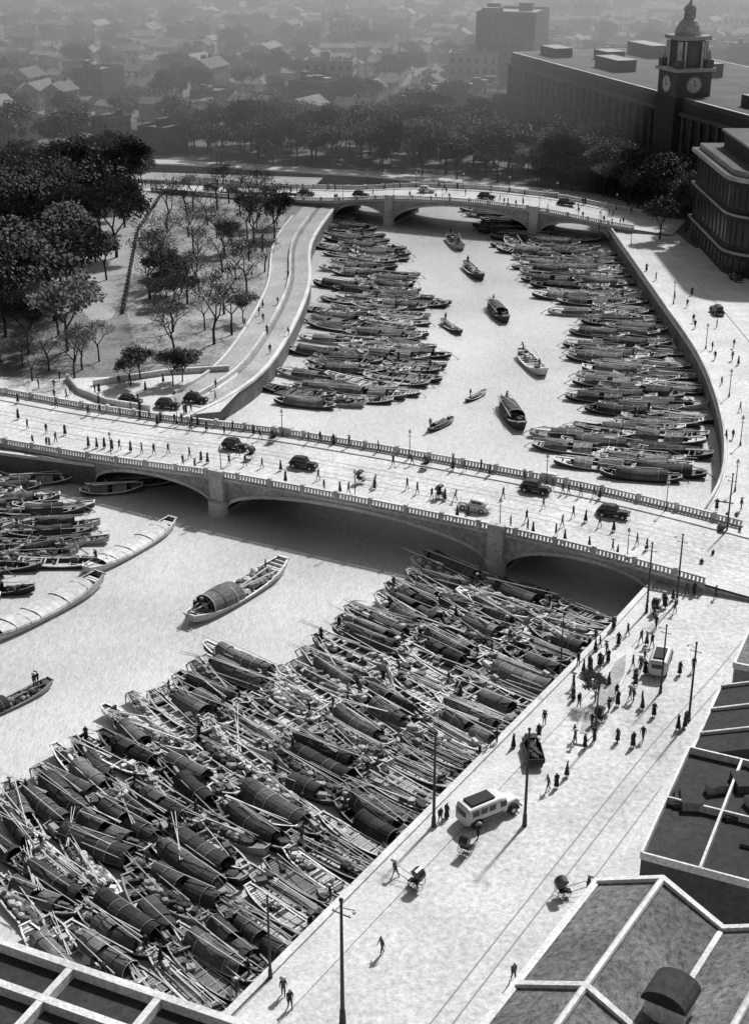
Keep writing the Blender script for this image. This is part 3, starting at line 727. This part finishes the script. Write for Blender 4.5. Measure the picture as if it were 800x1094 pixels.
mb=MB()
mb.box(0,0,H+1.5,33,5.2,5.2,0,'facade_mid'); mb.box(0,0,0,H+1.45,5.5,5.5,0,'facade_dark'); mb.box(0,0,33,33.9,6.0,6.0,0,'stone')
mb.box(0,0,33.9,41,3.4,3.4,0,'facade_mid'); 
for sx in (-1,1):
    for sy in (-1,1):
        mb.box(sx*4.4,sy*4.4,33.9,36,1.0,1.0,0,'facade_mid'); mb.tube((sx*4.4,sy*4.4,36),(sx*4.4,sy*4.4,38.6),.75,.15,8,'stone')
        for o in (0,1.3): mb.tube((sx*(3.9-o),sy*3.9,33.9),(sx*(3.9-o),sy*3.9,40.6),.35,n=8,m='stone_light'); mb.tube((sx*3.9,sy*(3.9-o-.01),33.9),(sx*3.9,sy*(3.9-o-.01),40.6),.34,n=8,m='stone_light')
mb.box(0,0,41,42,4.6,4.6,0,'stone')
for k in range(4):
    a=k*math.pi/2; c,s=math.cos(a),math.sin(a)
    mb.tube((5.15*c,5.15*s,29.6),(5.45*c,5.45*s,29.6),2.2,n=24,m='stone'); mb.tube((5.4*c,5.4*s,29.6),(5.52*c,5.52*s,29.6),1.8,n=24,m='stone_light')
    q0=Vector((5.6*c,5.6*s,29.6)); mb.tube(q0,q0+Vector((0,0,1.5)),.12,n=4); mb.tube(q0,q0+Vector((-s*1.0,c*1.0,-.3)),.12,n=4)
    mb.box(3.42*c,3.42*s,35,39.5,.06,1.1,a,'glass')
prof=[(3.6,42),(3.7,43),(3.1,44.5),(2.4,45.6),(1.6,46.2),(1.5,48.2),(1.9,48.4),(1.4,49.4),(.5,50.2),(.15,51),(.05,53.5)]
mb.loft([[(r_*math.cos(2*math.pi*j/16),r_*math.sin(2*math.pi*j/16),z) for j in range(16)] for r_,z in prof],'stone')
mb.obj('clock_tower',(tc.x,tc.y,0),prot)
# corner building
mb=MB()
def rc(off,cx=77,cy=300,w=40,d=42,rad=9):
    P=[]
    for k in range(9):
        t=math.pi+ (math.pi/2)*k/8; P.append((cx+rad+(rad+off)*math.cos(t),cy+rad+(rad+off)*math.sin(t)))
    return P+[(cx+w+off,cy-off),(cx+w+off,cy+d+off),(cx-off,cy+d+off)]
z=0
for k,(o,h) in enumerate(((0,5),(.7,.6),(-.1,7.5),(.6,.5),(-.2,7),(1.1,.9),(-.4,1.2),(-5,3.5),(-4.3,.5))):
    mb.prism(rc(o),z,z+h-.005,'facade_dark' if h>1.5 else 'stone','facade_mid'); 
    if h>3.4 and o>-1:
        P=rc(o+.05)
        for i in range(len(P)):
            a=Vector(P[i]);b_=Vector(P[(i+1)%len(P)]); ll=(b_-a).length; nb=max(1,int(ll/3.4)); rt=math.atan2((b_-a).y,(b_-a).x)
            for j in range(nb):
                c=a.lerp(b_,(j+.5)/nb); mb.box(c.x,c.y,z+1.2,z+h-1.2,min(.9,ll/nb*.35),.08,rt,'glass')
    z+=h
mb.obj('corner_building')
for x,y,r_,i in ((96,246,.05,0),(94,215,-.02,4),(96,185,.1,8),(70,128,-.55,12)):
    put('office_building',BV[i][0],(x,y,0),math.pi/2+r_,1.3)
def roofbox(name,corner,ang,w,d,h,segs,roof,wall='wall_dark',rise=2.4,flat=False,dorm=False,nx=3,tw=.2):
    "corner=street/far corner, local x runs along the street, local y away from the street"
    mb=MB(); mb.box(w/2,d/2,0,h,w/2,d/2,0,wall,roof)
    for i in range(int(w/3)):
        for k in range(int(h/3.8)):
            mb.box(1.5+i*3,-.03,1.2+k*3.8,3.2+k*3.8,.7,.05,0,'glass'); mb.box(1.5+i*3,-.1,1.05+k*3.8,1.17+k*3.8,.9,.12,0,'stone')
    for i in range(int(d/3.2)):
        for k in range(int(h/3.8)): mb.box(-.03,1.6+i*3.2,1.2+k*3.8,3.2+k*3.8,.05,.7,0,'glass')
    if not flat:
        y0=0
        for yr,ye in segs:
            V=[(0,y0,h+.02),(w,y0,h+.02),(w,yr,h+rise),(0,yr,h+rise),(w,ye,h+.02),(0,ye,h+.02)]
            mb.raw(V,[(0,1,2,3),(3,2,4,5)],roof); mb.raw(V,[(0,3,5),(1,4,2)],wall)
            mb.tube((-.3,yr,h+rise+.08),(w,yr,h+rise+.08),tw*1.1,n=6,m='white_trim')
            xs=[-.1]+[w*k for k in (.36,.72)]
            for x in xs:
                for (ya,za),(yb,zb) in (((y0-.1,h+.1),(yr,h+rise+.15)),((yr,h+rise+.15),(ye,h+.1))):
                    L_=tw
                    mb.raw([(x-L_,ya,za-.3),(x+L_,ya,za-.3),(x+L_,yb,zb-.3),(x-L_,yb,zb-.3),(x-L_,ya,za+.18),(x+L_,ya,za+.18),(x+L_,yb,zb+.18),(x-L_,yb,zb+.18)],[(0,1,5,4),(1,2,6,5),(2,3,7,6),(3,0,4,7),(4,5,6,7)],'white_trim')
            mb.box(w/2,y0-.15,h-.2,h+.15,w/2+.3,tw*1.2,0,'white_trim')
            y0=ye
    else:
        for y in [0]+list(segs)+[d]: mb.box(w/2,y,h+.01,h+.7,w/2,tw,0,'white_trim')
        for i in range(nx+1): mb.box(w*i/nx,d/2,h+.012,h+.68,tw*.9,d/2-.02,0,'white_trim')
        r=random.Random(int(w*7+d))
        for k in range(7): mb.box(r.uniform(.12,.88)*w,r.uniform(.1,.9)*d,h+.014+k*.001,h+r.uniform(.3,1.4),r.uniform(.3,1.2),r.uniform(.3,.9),r.random(),r.choice(('wall_dark','wall_dark','stone')),'roof_black')
    if dorm:
        x,y=9.6,9.2
        mb.box(x,y,h+.3,h+1.9,1.0,1.3,0,'white_trim','roof_near')
        rg=[[(x+dx,y+1.5*math.cos(math.pi*j/8),h+1.9+1.0*math.sin(math.pi*j/8)) for j in range(9)] for dx in (-1.3,1.3)]
        mb.loft(rg,'roof_black',close=False,cap=True)
    return mb.obj(name,(corner[0],corner[1],0),ang)
aa=math.atan2(-.838,-.545)
roofbox('gabled_warehouse',(15.9,80.8),aa,34,17,13.3,[(4.6,9.2),(13.5,17)],'roof_near','wall',2.2,dorm=True,tw=.22)
a2=math.atan2(-16.6,-7.6)
roofbox('flat_roofed_house',(27.2,103),a2,16,9,9.5,[4.5],'roof_black','wall_dark',flat=True,nx=2,tw=.1)
roofbox('gabled_house',(36.2,101.5),a2,15,12,8.0,[(6,12)],'roof_black','wall_dark',2.6,tw=.12)
roofbox('gabled_house',(33.4,117),a2,12.5,10,7.6,[(5,10)],'roof_black','wall_dark',2.0,tw=.12)
roofbox('flat_roofed_house',(43.5,113.5),a2,13,12,9.6,[6],'roof_near','wall',flat=True,nx=1,tw=.14)
roofbox('flat_roofed_house',(40.6,131.5),a2,13.5,18,8.5,[9],'roof_near','wall',flat=True,nx=1,tw=.14)
roofbox('flat_roofed_building',(-23.2,67.2),math.atan2(-5.8,13),30,26,19.5,[2.9,8],'roof_black','wall_dark',flat=True,nx=5,tw=.25).scale=(1,-1,1)
# ---------------------------------------------------------------- trees
def tree(name,h,seed,leafn,ls,fol,spread=.42,levels=4):
    r=random.Random(seed); mb=MB(); tips=[]
    def grow(p,d,l,rad,lev):
        e=p+d*l*.55; e2=p+(d+Vector((r.uniform(-.15,.15),r.uniform(-.15,.15),.05))).normalized()*l
        mb.path([p,e,e2],[rad,rad*.82,rad*.62],5 if lev>2 else 3,'bark')
        tips.append((e2,lev)); 
        if lev<=2: tips.append((e,lev))
        if lev==0: return
        n=r.randint(3,4) if lev>1 else 3
        for k in range(n):
            a=2*math.pi*(k+r.random()*.7)/n; t=r.uniform(.45,.95); 
            nd=(d*t+Vector((math.cos(a),math.sin(a),r.uniform(0,.5)))*(spread*1.6)).normalized()
            grow(e2 if k else e.lerp(e2,.5),nd,l*r.uniform(.6,.78),rad*.55,lev-1)
    grow(Vector((0,0,-.1)),Vector((r.uniform(-.06,.06),r.uniform(-.06,.06),1)).normalized(),h*.36,h*.022,levels)
    tp=[t for t,l in tips if l<=2]
    for k in range(leafn):
        c=r.choice(tp); q_=c+Vector((r.gauss(0,1),r.gauss(0,1),r.gauss(0,.7)))*h*.045
        a=Vector((r.gauss(0,1),r.gauss(0,1),r.gauss(0,1))).normalized(); b_=a.orthogonal().normalized(); s=ls*r.uniform(.5,1.4)
        mb.face([q_-a*s-b_*s*.5,q_+a*s*.8-b_*s*.6,q_+a*s+b_*s*.5,q_-a*s*.6+b_*s*.7],fol)
    return mb.mesh(name)
TD=[tree('leafy_tree',13,s,3000,.25,'foliage' if s<4 else 'foliage_pale') for s in (1,2,3,4)]
TB=[tree('bare_tree',11,s,900,.11,'foliage_pale' if s%2 else 'foliage') for s in (11,12,13)]
def okspot(x,y,r=12):
    for dx,dy in ((0,0),(r,0),(-r,0),(0,r),(0,-r)):
        if not(inside((x+dx,y+dy),land_l) or inside((x+dx,y+dy),land_r)): return False
    return True
def scat(poly,n,T,nm,s0,s1,mind,wd=False):
    P=poly if wd else [G(*p) for p in poly]; xs=[p[0] for p in P];ys=[p[1] for p in P]; pts=[];t=0
    while len(pts)<n and t<n*60:
        t+=1; p=(R.uniform(min(xs),max(xs)),R.uniform(min(ys),max(ys)))
        if not inside(p,P) or any((p[0]-q_[0])**2+(p[1]-q_[1])**2<mind**2 for q_ in pts) or not okspot(p[0],p[1],2): continue
        fs=(p[0]+10.5)*d2[0]+(p[1]-377)*d2[1]; fw=-(p[0]+10.5)*d2[1]+(p[1]-377)*d2[0]
        if -62<fs<92 and -3<fw<21: continue
        a=(Vector(p)-P0).dot(dd); b_=(Vector(p)-P0).dot(nn)
        if -4<a<Ln+4 and -3<b_<60: continue
        pts.append(p); put(nm,R.choice(T),(p[0],p[1],0),R.random()*6.28,R.uniform(s0,s1))
scat([(-150,395),(-150,190),(20,165),(100,165),(140,190),(142,215),(118,300),(100,345),(90,395)],120,TD,'leafy_tree',.85,1.45,6)
scat([(-60,412),(-60,385),(110,385),(100,410)],14,TB,'bare_tree',.6,.9,4)
scat([(145,385),(150,260),(180,215),(300,215),(290,300),(240,380)],38,TB,'bare_tree',.8,1.3,6)
scat([(150,340),(155,300),(190,290),(205,340)],4,TD,'leafy_tree',.5,.75,5)
scat([(240,270),(262,220),(300,220),(290,290)],4,TD,'leafy_tree',.6,.9,5)
for u,v in [(165,328),(192,326),(180,300),(178,318),(260,345),(150,405),(185,412),(195,408),(140,412),(200,324)]:
    x,y=G(u,v); put('leafy_tree',R.choice(TD),(x,y,0),R.random()*6,.5)
scat([(64,388),(34,410),(0,428),(-60,448),(-60,475),(10,500),(40,500),(80,395)],140,TD,'leafy_tree',.6,1.3,4.8,True)
scat([(-20,402),(-80,414),(-180,424),(-180,405),(-75,400),(-30,396)],34,TD,'leafy_tree',.45,.85,5,True)
scat([(-60,452),(-200,470),(-220,540),(-60,520),(10,500)],50,TD+TB,'leafy_tree',.5,1.0,7,True)
scat([(66,335),(76,345),(92,356),(62,420),(50,440),(66,392),(70,366)],46,TD,'leafy_tree',.8,1.25,3.6,True)  # trees added to deepen the dark where the post office shadow falls
x,y=G(635,752); put('leafy_tree',TD[1],(x,y,.25),0,.28)
# ---------------------------------------------------------------- distant city
yy=415; row=0
while yy<1750:
    step=14+yy*.006; xx=-.36*yy-60-(row%2)*7
    ang=math.radians(-22)+.14*math.sin(yy*.011)
    while xx<.36*yy+90:
        g=BV[R.randrange(20)]
        x=xx+R.uniform(-3,3); y=yy+R.uniform(-3,3)-xx*.22
        q_=Vector((x,y))-P0; a=q_.dot(dd); b_=q_.dot(nn)
        bad=(-15<a<Ln+60 and -26<b_<72) or y<405 or not okspot(x,y,10) or (x<-20 and y<440) or (x>-60 and y<500 and x<50) or (a<-15 and b_>-30 and y<470 and x>20)
        if not bad and R.random()<(.36 if y<650 else .2):
            put('leafy_tree',R.choice(TD),(x,y,0),R.random()*6,R.uniform(.8,1.3)); bad=True
        if row%7==5: bad=True
        if not bad:
            s=R.uniform(.85,1.1); put(g[0].name.split('.')[0],g[0],(x,y,0),ang+R.gauss(0,.12)+R.choice((0,0,math.pi/2)),(s,s,s*R.uniform(.65,1.2)))
        xx+=15+R.uniform(0,5)
    yy+=step; row+=1
hb=building('office_building',22,26,34,9,'wall_dark','roof_flat',3,seed=5)
x,y=G(545,100,0); put('office_building',hb,(x,y,0),-.3,(1.1,1.1,.95))
# haze over the distant city: a layer of smoky air
mb=MB(); mb.box(0,1510,-3,150,1500,1130,0,'glass'); hz=mb.obj('haze')
hm=bpy.data.materials.new('haze'); hm.use_nodes=True; nt=hm.node_tree; nt.nodes.remove(nt.nodes['Principled BSDF'])
vs=nt.nodes.new('ShaderNodeVolumeScatter'); vs.inputs['Density'].default_value=.0021; vs.inputs['Anisotropy'].default_value=.3; nt.links.new(vs.outputs[0],nt.nodes['Material Output'].inputs['Volume'])
hz.data.materials.clear(); hz.data.materials.append(hm)
# ---------------------------------------------------------------- camera, light
cam=bpy.data.cameras.new('camera'); co=bpy.data.objects.new('camera',cam); col.objects.link(co)
co.location=(0,0,CH); co.rotation_euler=(math.pi/2-PITCH,0,0); cam.sensor_fit='VERTICAL'; cam.sensor_height=24; cam.lens=24*F/1094; cam.clip_end=9000; cam.clip_start=1
sc.camera=co
el=math.radians(47); az=math.radians(32)
S=Vector((math.sin(az)*math.cos(el),math.cos(az)*math.cos(el),math.sin(el)))
sl=bpy.data.lights.new('sun','SUN'); sl.energy=4.7; sl.angle=math.radians(2.5); sl.color=(1,1,1)
so=bpy.data.objects.new('sun',sl); so.rotation_euler=S.to_track_quat('Z','Y').to_euler(); so.location=(0,0,300); col.objects.link(so)
w=bpy.data.worlds.new('World'); sc.world=w; w.use_nodes=True; nt=w.node_tree
sk=nt.nodes.new('ShaderNodeTexSky'); sk.sky_type='NISHITA'; sk.sun_disc=False; sk.sun_elevation=el; sk.sun_rotation=az; sk.dust_density=3
bw=nt.nodes.new('ShaderNodeRGBToBW'); nt.links.new(sk.outputs[0],bw.inputs[0]); bg=nt.nodes['Background']; nt.links.new(bw.outputs[0],bg.inputs[0]); bg.inputs[1].default_value=.08
sc.view_settings.view_transform='Standard'; sc.view_settings.look='None'; sc.view_settings.exposure=0
print('objects',len(bpy.data.objects))
